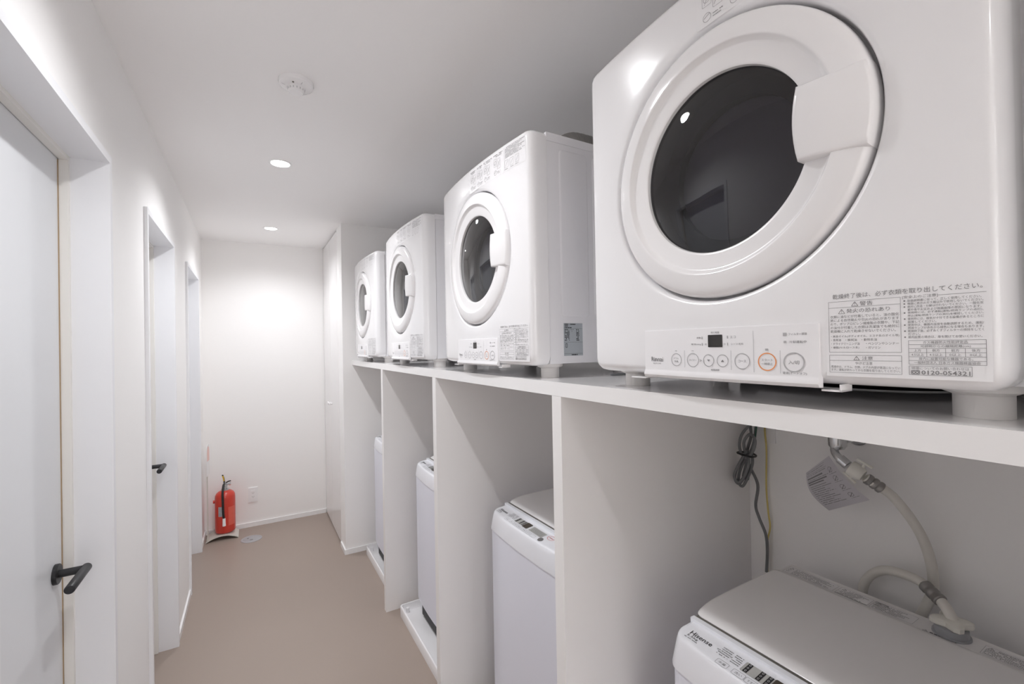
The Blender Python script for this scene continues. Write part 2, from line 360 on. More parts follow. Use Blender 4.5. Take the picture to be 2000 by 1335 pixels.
# ------------------------------------------------------------------ tumble dryer
W = 0.594; CZ = 0.358; HZ0, HZ1 = 0.036, 0.650; BUL = 0.02
def fx(y): return BUL*min(1.0, (2*y/W)**2)
def rad(th, inset, rc):
    """distance from (0, CZ) to the rounded rectangle outline of the dryer front"""
    hx = W/2-inset; hz = (HZ1-HZ0)/2-inset; cz = (HZ0+HZ1)/2-CZ; r = max(rc-inset, 0.004)
    lo, hi = 0.05, 0.6; c, s_ = math.cos(th), math.sin(th)
    for _ in range(28):
        m = (lo+hi)/2; px = abs(m*c)-(hx-r); pz = abs(m*s_-cz)-(hz-r)
        dd = math.hypot(max(px, 0), max(pz, 0))+min(max(px, pz), 0)-r
        if dd < 0: lo = m
        else: hi = m
    return (lo+hi)/2
def make_dryer():
    root = empty('tumble_dryer')
    N = 288; TH = [2*math.pi*i/N for i in range(N)]
    R0 = 0.2085
    rs = []
    for (r, dx) in ((0.192, 0.030), (0.2015, 0.026), (0.2045, 0.012), (0.2060, 0.005), (0.2085, 0.0015)):
        rs.append([(dx+fx(r*math.cos(t)), r*math.cos(t), CZ+r*math.sin(t)) for t in TH])
    RB = [rad(t, 0.016, 0.024) for t in TH]
    for k in (0.03, 0.25, 0.55, 0.8, 1.0):
        ring = []
        for t, rb in zip(TH, RB):
            r = 0.2105+(rb-0.2105)*k if rb > 0.2105 else 0.2105
            ring.append((fx(r*math.cos(t)), r*math.cos(t), CZ+r*math.sin(t)))
        rs.append(ring)
    for al in (12, 28, 45, 62, 78, 90):
        a = math.radians(al); ins = 0.016*(1-math.sin(a)); dx = 0.026*(1-math.cos(a)); ring = []
        for t in TH:
            r = rad(t, ins, 0.024); y = r*math.cos(t); x = fx(y)+dx
            ring.append((x, y, CZ+r*math.sin(t)))
        rs.append(ring)
    rs.append([(0.072, p[1], p[2]) for p in rs[-1]])
    bm = bmesh.new(); rings(bm, rs); mk('front_panel', bm, 'enamel', root, smooth=50)
    # sides, top and rear
    cab = mk('cabinet', B((0.0735, 0.475, -W/2+0.002, W/2-0.002, HZ0+0.004, 0.624)), 'enamel_side', root, bevel=0.004)
    for s in (-1, 1):
        for (x0, x1) in ((0.112, 0.208), (0.226, 0.450)):
            bm = bmesh.new(); P = [rrect((x1-x0)/2-i, 0.222-i, 0.012, 4, (x0+x1)/2, 0.387) for i in (0, 0.002, 0.005)]
            rings(bm, [[(p[0], s*(W/2-0.002+d), p[1]) for p in Q] for Q, d in zip(P, (0.0001, 0.0022, 0.0028))], True, False, True)
            mk('side_embossing', bm, 'enamel_side', cab)
    mk('top_panel', B((0.0725, 0.478, -W/2+0.0015, W/2-0.0015, 0.6245, HZ1-0.0035)), 'enamel_side', root, bevel=0.005, seg=3)
    # door: ring, glass, inner rim, handle
    door = empty('door', (0, 0, CZ), root)
    def curve(bm):
        for v in bm.verts: v.co.x += fx(v.co.y)
        return bm
    prof = [(0.186, 0.030), (0.1985, 0.028), (0.2005, 0.020), (0.2007, 0.0120), (0.1998, 0.0075), (0.1980, 0.0040), (0.1950, 0.0012), (0.1905, -0.0008), (0.184, -0.0022), (0.176, -0.0033), (0.1685, -0.0040),
            (0.1664, -0.0040), (0.1652, -0.0036), (0.1644, -0.0028), (0.1630, -0.0008), (0.1595, 0.0034), (0.1586, 0.0040), (0.1570, 0.0044), (0.1540, 0.0049), (0.1450, 0.0062), (0.1360, 0.0078), (0.1332, 0.0085), (0.1320, 0.0095), (0.1310, 0.016)]
    prof = [(r, x-0.004) for r, x in prof]
    bm = bmesh.new(); lathe(bm, prof, 128, (0, 0, 0), 'x', False, False); mk('door_ring', curve(bm), 'plastic', door, smooth=40)
    bm = bmesh.new(); lathe(bm, [(0.1322, 0.0110), (0.120, 0.0090), (0.09, 0.0060), (0.05, 0.0035), (0.004, 0.0025)], 96, (0, 0, 0), 'x', False, True)
    g = mk('door_glass', curve(bm), 'glass', door); g['label'] = 'round smoked glass window'
    bm = bmesh.new(); lathe(bm, [(0.1320, 0.0125), (0.128, 0.045), (0.112, 0.055), (0.107, 0.056)], 96, (0, 0, 0), 'x', False, False); mk('inner_rim', curve(bm), 'rim', door)
    bm = bmesh.new(); lathe(bm, [(0.108, 0.057), (0.110, 0.19), (0.10, 0.30), (0.03, 0.31)], 64, (0, 0, 0), 'x', False, True); mk('drum', curve(bm), 'drum', door)
    bm = bmesh.new(); out = []
    n = 14
    for i in range(n+1):
        a = math.radians(-14.2+28.4*i/n); out.append((-0.2015*math.cos(a), 0.2015*math.sin(a)))
    inn = []
    for i in range(9):
        t = i/8; z = 0.0505-0.094*t; inn.append((-0.1225-0.0*t+0.0055*(1-(2*t-1)**2), z))
    P = out+inn
    cyy = sum(p[0] for p in P)/len(P)
    # the grip's outer side follows the rounding of the ring, its face stands just proud of it
    def prow(k, x, e):
        r_ = []
        for q, p in enumerate(P):
            o_ = q <= n; y_ = cyy+(p[0]-cyy)*k; z_ = p[1]*k
            r_.append((x+(e if o_ else 0), y_, z_))
        return r_
    rings(bm, [prow(1.0, 0.018, 0), prow(1.0, -0.0050, 0.0080), prow(0.994, -0.0075, 0.0060), prow(0.978, -0.0093, 0.0040), prow(0.945, -0.0105, 0.0018), prow(0.88, -0.0112, 0.0004)], True, False, True)
    mk('door_handle', curve(bm), 'plastic', door, smooth=45)
    # control panel
    bm = bmesh.new(); prof = [(0.004, 0.1125), (-0.0018, 0.112), (-0.0026, 0.1100), (-0.0026, 0.046), (-0.0034, 0.0435), (-0.0056, 0.0400), (-0.0060, 0.0365), (-0.0035, 0.0325), (0.008, 0.031)]
    rs = []
    for i in range(25):
        yy = 0.1395-0.279*i/24; e = 0
        rs.append([(fx(yy)+0.0005+x, yy, z) for x, z in prof])
    ya = rs[0][0][1]; rs = [[(fx(ya)+0.003, ya+0.0015, z) for x, z in prof]]+rs+[[(fx(ya)+0.003, -ya-0.0015, z) for x, z in prof]]
    rings(bm, rs, False); cp = mk('control_panel', bm, 'panel', root, smooth=30)
    mk('panel_bracket', B((0.004, 0.03, -0.162, -0.1405, 0.0285, 0.0305), (0.004, 0.03, -0.162, -0.160, 0.0285, 0.0375)), 'plastic', root, bevel=0.0005)
    mk('panel_bracket', B((0.004, 0.03, 0.1405, 0.175, 0.0285, 0.0305)), 'plastic', root, bevel=0.0005)
    P0 = lambda a, b: (fx(a)-0.0027, -a, b)
    ink = Ink()
    ink.text('Rinnai', -0.111, 0.063, 0.0078, 0.026, bold=0.006)
    ink.make('brand_lettering', 'ink', P0, cp)
    d = Ink(); d.v = rrect(0.0118, 0.0092, 0.001, 3, 0.0015, 0.092); d.f = [tuple(range(len(d.v)))]; d.make('display', 'lcd', P0, cp)
    ink = Ink(); hh = 0.0030
    ink.text('RDTC-54S', -0.111, 0.0557, 0.0022, 0.017)
    ink.text('残り時間', 0.0015, 0.1045, hh, 0.0135).text('標準', -0.0265, 0.0972, hh, 0.0075).text('厚物/6kg', -0.0315, 0.0872, hh, 0.0180)
    ink.text('約', -0.0140, 0.0872, hh).text('分', 0.0170, 0.0872, hh).text('エコ', 0.0300, 0.0972, hh, 0.0085).text('シーツ/毛布', 0.0360, 0.0872, hh, 0.0185)
    ink.text('ドラム', -0.070, 0.0650, 0.0030, 0.0095).text('除菌', -0.070, 0.0602, 0.0030, 0.007).text('タイマー', -0.038, 0.0628, 0.0030, 0.0135).text('>', -0.0237, 0.0625, 0.0035)
    ink.text('コース', 0.0430, 0.0628, 0.0034, 0.0115).text('スタート', 0.0775, 0.0652, 0.0036, 0.0150).text('一時停止', 0.0775, 0.0600, 0.0036, 0.0150)
    ink.text('入/切', 0.1110, 0.0628, 0.0050, 0.0130).text('時間調節', 0.0010, 0.0490, 0.0031, 0.0140).text('電源(オートオフ)', 0.1115, 0.0487, 0.0036, 0.0285)
    ink.text('フィルター掃除', 0.1160, 0.0990, 0.0034, 0.0215).text('冷却運転中', 0.1160, 0.0890, 0.0034, 0.0205)
    ink.poly([(-0.0125, 0.0642), (-0.0075, 0.0642), (-0.0100, 0.0610)]).poly([(0.0105, 0.0612), (0.0155, 0.0612), (0.0130, 0.0644)])
    ink.make('panel_print', 'ink', P0, cp)
    ink = Ink()
    for a in (-0.0205, 0.0215):
        for b in (0.0972, 0.0872): ink.fill(a-0.0007, a+0.0007, b-0.002, b+0.002)
    for (a, r, wd) in ((-0.070, 0.0098, 0.0010), (-0.038, 0.0104, 0.0010), (-0.010, 0.0088, 0.0010), (0.013, 0.0088, 0.0010), (0.043, 0.0108, 0.0011), (0.111, 0.0120, 0.0016)): ink.ring(a, 0.0628, r, wd)
    ink.line(-0.0535, 0.051, -0.0535, 0.078, 0.0005).line(0.0265, 0.050, 0.0265, 0.078, 0.0005).line(0.0595, 0.048, 0.0595, 0.105, 0.0005).line(0.0945, 0.048, 0.0945, 0.078, 0.0005)
    ink.fill(-0.072, -0.068, 0.0768, 0.0776).fill(-0.0400, -0.036, 0.0768, 0.0776).fill(0.0757, 0.0793, 0.0775, 0.0805).fill(0.0985, 0.1030, 0.0970, 0.1010).fill(0.0992, 0.1025, 0.0875, 0.0905)
    ink.make('button_marking', 'inklight', P0, cp)
    Ink().ring(0.0775, 0.0628, 0.0115, 0.0013).make('start_ring', 'inkorange', P0, cp)
    # warning sticker on the lower right of the front
    P1 = lambda a, b: (fx(a)-0.0007, -a, b)
    Pf = lambda a, b: (fx(a)-0.0003, -a, b)
    st = Ink()
    for i in range(8): st.fill(0.1465+0.1375*i/8, 0.1465+0.1375*(i+1)/8, 0.0475, 0.1485)
    ws = st.make('warning_sticker', 'label', Pf, root)
    k = Ink(); t = k.text; lw = 0.00035
    t('乾燥終了後は、必ず衣類を取り出してください。', 0.2165, 0.1418, 0.0058, 0.124)
    k.box(0.150, 0.217, 0.0758, 0.1357, lw).line(0.150, 0.1285, 0.217, 0.1285, lw)
    k.tri(0.1762, 0.1320, 0.0052, 0.0005); t('警告', 0.1870, 0.1320, 0.0050, 0.0120)
    k.tri(0.1632, 0.1240, 0.0052, 0.0005); t('発火の恐れあり', 0.1880, 0.1242, 0.0050, 0.0400)
    for i, s in enumerate(('衣類に油などが付着していると、油の酸化', '熱による自然発火や引火の恐れがあります', 'ので、ポリプロピレン繊維製の衣類や、下記', 'の油分が付着した衣類は洗濯後でも絶対に')):
        t(s, 0.1517, 0.1178-0.0043*i, 0.0034, 0.0640, 'l')
    t('乾燥機に入れて乾燥させないでください。', 0.1517, 0.1006, 0.0034, 0.0610, 'l')
    t('・美容オイル(ボディオイル、エステ系のオイル等)', 0.1520, 0.0944, 0.0032, 0.0635, 'l')
    t('・食用油', 0.1520, 0.0903, 0.0030, 0.0100, 'l'); t('・機械油', 0.1665, 0.0903, 0.0030, 0.0110, 'l'); t('・動物系油', 0.1820, 0.0903, 0.0030, 0.0140, 'l')
    t('・ドライクリーニング油', 0.1520, 0.0858, 0.0030, 0.0280, 'l'); t('・ベンジンやシンナー', 0.1860, 0.0858, 0.0030, 0.0290, 'l')
    t('・樹脂(セルロース系)', 0.1520, 0.0812, 0.0030, 0.0275, 'l'); t('・ガソリン', 0.1860, 0.0812, 0.0030, 0.0130, 'l')
    k.box(0.150, 0.217, 0.0520, 0.0722, lw).line(0.150, 0.0662, 0.217, 0.0662, lw)
    k.tri(0.1768, 0.0692, 0.0044, 0.0005); t('注意', 0.1870, 0.0692, 0.0042, 0.0100); t('やけど注意', 0.1835, 0.0632, 0.0036, 0.0160)
    t('乾燥中は、ドラム、衣類、ドアの内部が高温になってい', 0.1517, 0.0588, 0.0030, 0.0640, 'l'); t('ます。運転が終わってから衣類を取り出してください。', 0.1517, 0.0552, 0.0030, 0.0640, 'l')
    t('[安全上のご注意]', 0.2187, 0.1350, 0.0036, 0.0280, 'l'); k.line(0.247, 0.1350, 0.2810, 0.1350, lw)
    R = ['*取扱説明書に従って、正しく使用してください。', '*機器に表示のガス種以外で使用しないでください。', '*絶対に改造・分解は行わないでください。一酸化炭', ' 素中毒や火災および機器故障の原因になります。', '*使用時には、必ず運転(運転/燃焼ランプの点灯)、', ' 停止(運転/燃焼ランプの消灯)を確認してください。', '*使用時には、換気が十分できる設備があるところに', ' 設置してください。', '*使用中は、機器内温度を自動調節するため、運転/', ' 燃焼ランプが赤色から緑色になる場合もあります。', '*乾燥終了後、必ず糸くずフィルターの掃除をしてく', ' ださい。', '*扉内設置の場合は、扉を開けてお使いください。']
    for i, s in enumerate(R):
        b = 0.1312-0.00325*i
        if s[0] == '*': k.ring(0.2203, b, 0.0004, 0.0008, 8)
        s = s[1:]; n = len(s); t(s, 0.2228, b, 0.0027, min(0.0560, 0.0560*n/22.5), 'l')
    k.box(0.223, 0.280, 0.0632, 0.0885, lw)
    for b in (0.0842, 0.0800, 0.0757, 0.0713, 0.0672): k.line(0.223, b, 0.280, b, lw)
    for a in (0.2372, 0.2515, 0.2657): k.line(a, 0.0713, a, 0.0800, lw)
    t('ガス機器防火性能評定品', 0.2510, 0.0864, 0.0030, 0.0330); t('可燃物からの離隔距離(cm)', 0.2510, 0.0821, 0.0030, 0.0370)
    for a, s, s2 in ((0.2300, '上方', '4.5以上'), (0.2443, '側方', '4.5以上'), (0.2585, '前方', '0以上'), (0.2730, '後方', '0以上')): t(s, a, 0.0779, 0.0029, 0.0058); t(s2, a, 0.0735, 0.0028, 0.0100 if s2[0] == '4' else 0.0085)
    t('扉内に設置可能な機器である。', 0.2510, 0.0693, 0.0029, 0.0400); t('一般財団法人 日本ガス機器検査協会', 0.2515, 0.0652, 0.0029, 0.0490)
    k.box(0.223, 0.2700, 0.0520, 0.0615, lw); t('修理についてのお問い合わせは', 0.2465, 0.0592, 0.0030, 0.0430); t('0120-054321', 0.2508, 0.0548, 0.0044, 0.0360, bold=0.012)
    k.box(0.2250, 0.2312, 0.0530, 0.0566, 0.0007).ring(0.2268, 0.0548, 0.0011, 0.0006, 12).ring(0.2294, 0.0548, 0.0011, 0.0006, 12)
    k.make('sticker_lettering', 'ink', P1, ws)
    # picture instructions along the top of the front (print too small to read)
    st = Ink()
    for i in range(14): st.fill(-0.020+0.302*i/14, -0.020+0.302*(i+1)/14, 0.566, 0.6335)
    iz = st.make('instruction_sticker', 'label', Pf, root)
    k = Ink()
    for (a, wd) in ((-0.012, 0.040), (0.032, 0.040), (0.075, 0.052), (0.132, 0.052)):
        k.ring(a+0.003, 0.627, 0.0012, 0.0015, 8); k.smudge(a+0.007, a+wd-0.004, 0.627, 0.0026); k.smudge(a+0.007, a+wd-0.010, 0.6225, 0.0020)
        k.rbox(a+0.010, 0.606, 0.008, 0.011, 0.002, 0.0005); k.ring(a+0.010, 0.606, 0.0055, 0.0006, 20); k.line(a+0.006, 0.598, a+0.014, 0.612, 0.0006)
        k.rbox(a+0.028, 0.600, 0.008, 0.014, 0.002, 0.0005); k.line(a+0.022, 0.590, a+0.034, 0.608, 0.0008).line(a+0.024, 0.608, a+0.032, 0.594, 0.0006)
        k.ring(a+0.010, 0.578, 0.0065, 0.0006, 20); k.line(a+0.005, 0.578, a+0.015, 0.582, 0.0008); k.smudge(a+0.020, a+0.036, 0.578, 0.0016); k.smudge(a+0.020, a+0.034, 0.574, 0.0014)
    k.line(0.188, 0.568, 0.188, 0.631, 0.0004)
    for i in range(8): k.smudge(0.192, 0.278-0.012*(i % 3), 0.629-0.0038*i, 0.0018)
    for a in (0.198, 0.222, 0.246): k.rbox(a, 0.585, 0.0085, 0.010, 0.002, 0.0005); k.line(a-0.005, 0.579, a+0.005, 0.591, 0.0007); k.smudge(a-0.008, a+0.008, 0.571, 0.0016)
    k.make('sticker_print', 'inkmid', P1, iz)
    # rating sticker on the near side
    Ps = lambda a, b: (a, -W/2+0.0022-0.0006, b)
    Ps2 = lambda a, b: (a, -W/2+0.0022-0.0010, b)
    rs_ = Ink().fill(0.118, 0.182, 0.0600, 0.1470).make('rating_sticker', 'silverlabel', Ps, root)
    k = Ink()
    for i in range(3): k.smudge(0.121, (0.158, 0.133, 0.145)[i], 0.1440-0.0045*i, 0.0026)
    k.line(0.119, 0.1325, 0.181, 0.1325, 0.0004)
    for i in range(8):
        b = 0.1295-0.0040*i; k.smudge(0.121, 0.137, b, 0.0024); k.smudge(0.142, 0.150, b, 0.002) if i < 2 else None; k.smudge(0.160, 0.170, b, 0.0024)
    k.line(0.119, 0.0960, 0.181, 0.0960, 0.0004).rbox(0.1265, 0.0875, 0.003, 0.0055, 0.001, 0.0012).line(0.119, 0.0655, 0.181, 0.0655, 0.0004).smudge(0.136, 0.164, 0.0625, 0.0030)
    k.make('sticker_print', 'inkblack', Ps2, rs_)
    for (x, y_) in ((0.098, 0.250), (0.098, -0.258), (0.360, 0.250), (0.360, -0.258)):
        bm = bmesh.new(); lathe(bm, [(0.0245, 0.0032), (0.0245, 0.028), (0.0335, 0.032), (0.0345, 0.0398)], 32, (x, y_, 0)); mk('leg', bm, 'foot', root, smooth=40)
    return root
dryer = make_dryer()
DX = 0.618; DY = [0.435, 1.289, 2.132, 2.981]; DS = 1.035
dl = ['large white tumble dryer nearest the camera, its smoked round window facing left',
      'white tumble dryer second from the camera, silver rating sticker low on its side',
      'white tumble dryer third from the camera, between its two neighbours on the shelf',
      'white tumble dryer farthest from the camera, at the closet end of the shelf']
dryers = []
for i, (y_, lab) in enumerate(zip(DY, dl)):
    d = dryer if i == 0 else copy_tree(dryer)
    d.location = (DX, y_, ZT-0.0032); d.scale = (DS, DS, DS); tag(d, lab, 'tumble dryer', 'tumble dryers on the shelf'); dryers.append(d)

# exhaust ducts rising behind the dryers' tops
bm = bmesh.new()
lathe(bm, [(0.052, 0), (0.052, 0.004), (0.043, 0.006), (0.043, 0.03)], 32, (0, 0, 0), 'z', True, False)
tube(bm, [(0, 0, 0.03), (0, 0, 0.085), (0.012, 0, 0.125), (0.045, 0, 0.15), (0.09, 0, 0.158), (0.225, 0, 0.158), (0.412, 0, 0.158)], lambda t: 0.042+0.0012*math.sin(t*420), 28, 30)
duct = mk('exhaust_duct', bm, 'galv')
for i, (y_, lab) in enumerate(((1.289, 'grey metal exhaust duct rising behind the top of the second dryer from the camera'), (0.435, 'grey metal exhaust duct on top of the dryer nearest the camera'), (2.132, 'grey metal exhaust duct on top of the third dryer from the camera'), (2.981, 'grey metal exhaust duct on top of the farthest dryer'))):
    o = duct if i == 0 else duct.copy()
    if i: COL.objects.link(o)
    o.location = (0.968, y_, ZT-0.0032+(HZ1-0.0035)*DS+0.0003); tag(o, lab, 'duct', 'exhaust ducts')
# gas hoses and cords lying on the shelf under the dryers
bm = bmesh.new(); tube(bm, [(0.96, 0.60, ZT+0.010), (0.945, 0.52, ZT+0.010), (0.94, 0.40, ZT+0.010), (0.97, 0.30, ZT+0.010), (1.10, 0.22, ZT+0.010), (1.36, 0.20, ZT+0.010)], 0.0085)
lathe(bm, [(0.014, -0.012), (0.014, 0.014)], 16, (0.955, 0.590, ZT+0.0145), 'y')
tag(mk('gas_hose', bm, 'rubber'), 'black gas hose lying on the shelf under the nearest dryer', 'hose')
bm = bmesh.new(); tube(bm, [(0.86, 0.93, ZT+0.004), (0.92, 0.92, ZT+0.004), (1.0, 0.88, ZT+0.004), (1.08, 0.93, ZT+0.004), (1.2, 0.86, ZT+0.004), (1.36, 0.9, ZT+0.004)], 0.0032)
tag(mk('thin_cord', bm, 'greycable'), 'thin grey cord on the shelf behind the second dryer from the camera', 'cord')

# ------------------------------------------------------------------ top-loading washing machine (local origin: front centre on the floor)
def zs(x): return 0.850+0.135*min(max(x, 0), 0.088)
def make_washer():
    root = empty('washing_machine')
    hw, dp = 0.25, 0.50
    def outline(ins, r, bul=0.012):
        out = []
        for (px, py) in rrect(dp/2-ins, hw-ins, r, 8, dp/2, 0):
            k = max(0, 1-(px/0.10)) if px < 0.10 else 0
            out.append((px-bul*(1-(py/hw)**2)*k, py))
        # add points along the front edge for the bulge
        res = []
        n = len(out)
        for i in range(n):
            a, b = out[i], out[(i+1) % n]; res.append(a)
            if abs(a[0]-b[0]) < 1e-6 and a[0] < 0.1 and abs(a[1]-b[1]) > 0.2 or (a[0] < 0.05 and b[0] < 0.05 and abs(a[1]-b[1]) > 0.2):
                for j in range(1, 16):
                    y_ = a[1]+(b[1]-a[1])*j/16; res.append((ins-bul*(1-(y_/hw)**2), y_))
        return res
    bm = bmesh.new()
    rings(bm, [[(p[0], p[1], z) for p in outline(0.003, 0.030)] for z in (0.118, 0.780)], True, True, True)
    mk('cabinet', bm, 'washer', root, smooth=40)
    bm = bmesh.new()
    lv = [(0.003, 0.7815, None), (0.0, 0.7825, None), (-0.0005, 0.786, None), (0.0070, 0, -0.0160), (0.0088, 0, -0.0075), (0.0102, 0, -0.0036), (0.0125, 0, -0.0012), (0.0160, 0, -0.0002), (0.0190, 0, 0.0)]
    rs = []
    for ins, z, off in lv:
        rs.append([(p[0], p[1], z if off is None else zs(p[0])+off) for p in outline(ins, 0.030)])
    vs = rings(bm, rs, True, True, False)
    top = vs[-1]
    f = bm.faces.new(top)
    for v in top: v.co.z = 0.9
    bmesh.ops.bisect_plane(bm, geom=[f]+list(f.edges)+list(f.verts), plane_co=(0.088, 0, 0), plane_no=(1, 0, 0))
    for v in bm.verts:
        if abs(v.co.z-0.9) < 1e-5: v.co.z = zs(v.co.x)
    mk('top_frame', bm, 'washer_top', root, smooth=40)
    # raised rear strip
    mk('rear_strip', B((0.425, 0.492, -0.240, 0.240, 0.858, 0.8725)), 'lid', root, bevel=0.003)
    # raised rim before the lid and dark slit under the lid's lip
    mk('lid_gasket', B((0.0770, 0.10, -0.236, 0.236, 0.858, 0.8640)), 'gapgrey', root)
    mk('front_rim', B((0.0665, 0.0785, -0.238, 0.238, 0.854, 0.8665)), 'washer_top', root, bevel=0.0035, seg=3)
    # lid
    prof = [(0.098, 0.8640), (0.0890, 0.8642), (0.0868, 0.8652), (0.0866, 0.8668), (0.0890, 0.8688), (0.0950, 0.8714), (0.1050, 0.8744), (0.1180, 0.8772), (0.1340, 0.8792), (0.1520, 0.8804), (0.19, 0.8812), (0.27, 0.8815), (0.405, 0.8810), (0.418, 0.8795), (0.422, 0.877), (0.422, 0.8640)]
    bm = bmesh.new(); rs = []
    for (yy, ins) in ((0.2440, 0.0035), (0.2436, 0.0018), (0.2420, 0.0007), (0.2390, 0.0001), (0.2350, 0), (0.2300, 0), (0.2240, 0)):
        rc = 0.020; q = max(0.0, yy-0.2240); dx = rc-math.sqrt(max(rc*rc-q*q, 0)) if q < rc else rc
        rs.append([(x+(dx if x < 0.2 else -0.4*dx), yy, z-ins if z > 0.8645 else z) for x, z in prof])
    rs = rs+[[(p[0], -p[1], p[2]) for p in r] for r in reversed(rs)]
    rings(bm, rs, True, True, True); lid = mk('lid', bm, 'lid', root, smooth=40)
    # near-black block; its colour stands in for shade under the cabinet
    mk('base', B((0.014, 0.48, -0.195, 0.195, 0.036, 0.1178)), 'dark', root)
    bm = bmesh.new()
    for s in (-1, 1):
        for x in (0.03, 0.43):
            bm = bmesh.new(); addbox(bm, x-0.012, x+0.05, s*0.2215-0.024, s*0.2215+0.024, 0.05, 0.1179)
            mk('base_corner', bm, 'washer_top', root, bevel=0.004)
    for s in (-1, 1):
        for x in (0.055, 0.455):
            bm = bmesh.new(); lathe(bm, [(0.018, 0.0205), (0.018, 0.035), (0.012, 0.036), (0.012, 0.0505)], 20, (x, s*0.222, 0)); mk('foot', bm, 'dark', root)
    # control panel print: a runs to the viewer's right (-y), b runs back (+x)
    Pw = lambda a, b: (b, -a, zs(b)+0.0005)
    Pw2 = lambda a, b: (b, -a, zs(b)+0.0009)
    tf = empty('control_panel', (0, 0, 0), root)
    k = Ink(); k.text('Hisense', -0.188, 0.0375, 0.0120, 0.052, bold=0.012).text('5.5kg', -0.202, 0.0262, 0.0066, 0.026, bold=0.008); k.smudge(-0.217, -0.186, 0.0195, 0.0016)
    k.make('brand_lettering', 'inkblack', Pw, tf)
    def zone(a0, a1):
        z = Ink(); z.v = rrect((a1-a0)/2, 0.0138, 0.003, 4, (a0+a1)/2, 0.0370); z.f = [tuple(range(len(z.v)))]; return z
    zone(-0.094, -0.006).make('grey_zone', 'greyzone', Pw, tf); zone(0.002, 0.080).make('grey_zone', 'greyzone', Pw, tf)
    z = Ink(); z.v = rrect(0.0150, 0.0155, 0.003, 4, -0.0230, 0.0370); z.f = [tuple(range(len(z.v)))]; z.make('display', 'brown', Pw2, tf)
    k = Ink()
    for a in (-0.0845, -0.0595, -0.0445): k.fill(a-0.0042, a+0.0042, 0.0245, 0.0500)
    k.make('digit_window', 'inkblack', Pw2, tf)
    k = Ink()
    for a in (-0.0845, -0.0595, -0.0445):
        for j in range(3): k.ring(a, 0.0290+0.0085*j, 0.0022, 0.0006, 10, 0.7)
    k.make('digit_print', 'label', lambda a, b: (b, -a, zs(b)+0.0012), tf)
    k = Ink()
    for (a, s) in ((-0.122, '水量'), (-0.088, '洗い'), (-0.062, 'すすぎ'), (-0.035, '脱水'), (-0.006, '予約'), (0.022, 'コース')):
        k.rbox(a, 0.0115, 0.0125, 0.0070, 0.003, 0.0006); k.text(s, a, 0.0115, 0.0062, 0.0150)
    k.rbox(0.050, 0.0115, 0.0125, 0.0070, 0.003, 0.0006)
    for (a0, a1, b0) in ((-0.146, -0.122, 0.050), (-0.116, -0.098, 0.050)):
        for i in range(5):
            k.smudge(a0+0.002*i*0, a1, b0-0.0055*i, 0.0022)
        k.ring(a0-0.003, b0-0.012, 0.0015, 0.0008, 8)
    for i in range(4): k.smudge(0.010, 0.072, 0.045-0.0055*i, 0.0020)
    k.make('panel_print', 'ink', Pw2, tf)
    b_ = Ink(); b_.ring(0.088, 0.0170, 0.0052, 0.0104, 28, 1.0); b_.make('start_button', 'button', Pw2, tf)
    k = Ink(); k.ring(0.108, 0.046, 0.0110, 0.0010, 24, 1.4); k.smudge(0.100, 0.120, 0.046, 0.0024); k.make('red_marking', 'inkred', Pw2, tf)
    # stickers on the rear strip
    Pr = lambda a, b: (b, -a, 0.87275+0.0003)
    Pr2 = lambda a, b: (b, -a, 0.87275+0.0006)
    for (a0, a1) in ((-0.235, -0.116), (-0.112, -0.044), (-0.042, 0.038), (0.140, 0.232)):
        st = Ink().fill(a0, a1, 0.4355, 0.4760).make('strip_sticker', 'label', Pr, root)
        k = Ink(); k.box(a0+0.001, a1-0.001, 0.4365, 0.4750, 0.0004)
        if a0 == -0.042: k.fill(a0+0.002, a0+0.026, 0.4705, 0.4730).fill(a0+0.002, a0+0.030, 0.4655, 0.4670).fill(a0+0.002, a0+0.014, 0.4560, 0.4575)
        k.tri(a0+0.010, 0.468, 0.008, 0.0008)
        for i in range(7):
            b = 0.4700-0.0048*i; k.smudge(a0+(0.020 if i < 2 or a0 < -0.2 else 0.004), a1-0.006-random.uniform(0, 0.03), b, 0.0018)
        if a0 == -0.235: k.ring(a0+0.008, 0.458, 0.003, 0.0008, 12).ring(a0+0.008, 0.448, 0.003, 0.0008, 12)
        if a0 == -0.112: k.fill(a0+0.001, a1-0.001, 0.4362, 0.4380)
        k.make('sticker_print', 'inkdark', Pr2, st)
    k = Ink(); k.tri(0.060, 0.434, 0.007, 0.0007).smudge(0.067, 0.108, 0.434, 0.0035); k.make('strip_print', 'inkdark', Pr2, root)
    bm = bmesh.new(); lathe(bm, [(0.031, 0.872), (0.0305, 0.876), (0.0275, 0.877), (0.0270, 0.889), (0.0245, 0.8905)], 36, (0.463, -0.093, 0)); mk('hose_inlet', bm, 'greycollar', root)
    return root
wm = make_washer()
WP = [(0.787, 0.440), (0.792, 1.310), (0.772, 2.170), (0.746, 3.030)]
wl = ['white top-loading washing machine nearest the camera, hose plugged into its rear strip',
      'white top-loading washing machine second from the camera, control panel and round grey button in view',
      'white top-loading washing machine third from the camera, standing in a white pan',
      'white top-loading washing machine farthest from the camera, beside the closet end']
for i, ((x, y_), lab) in enumerate(zip(WP, wl)):
    o = wm if i == 0 else copy_tree(wm)
    o.location = (x, y_, 0); tag(o, lab, 'washing machine', 'washing machines under the shelf')
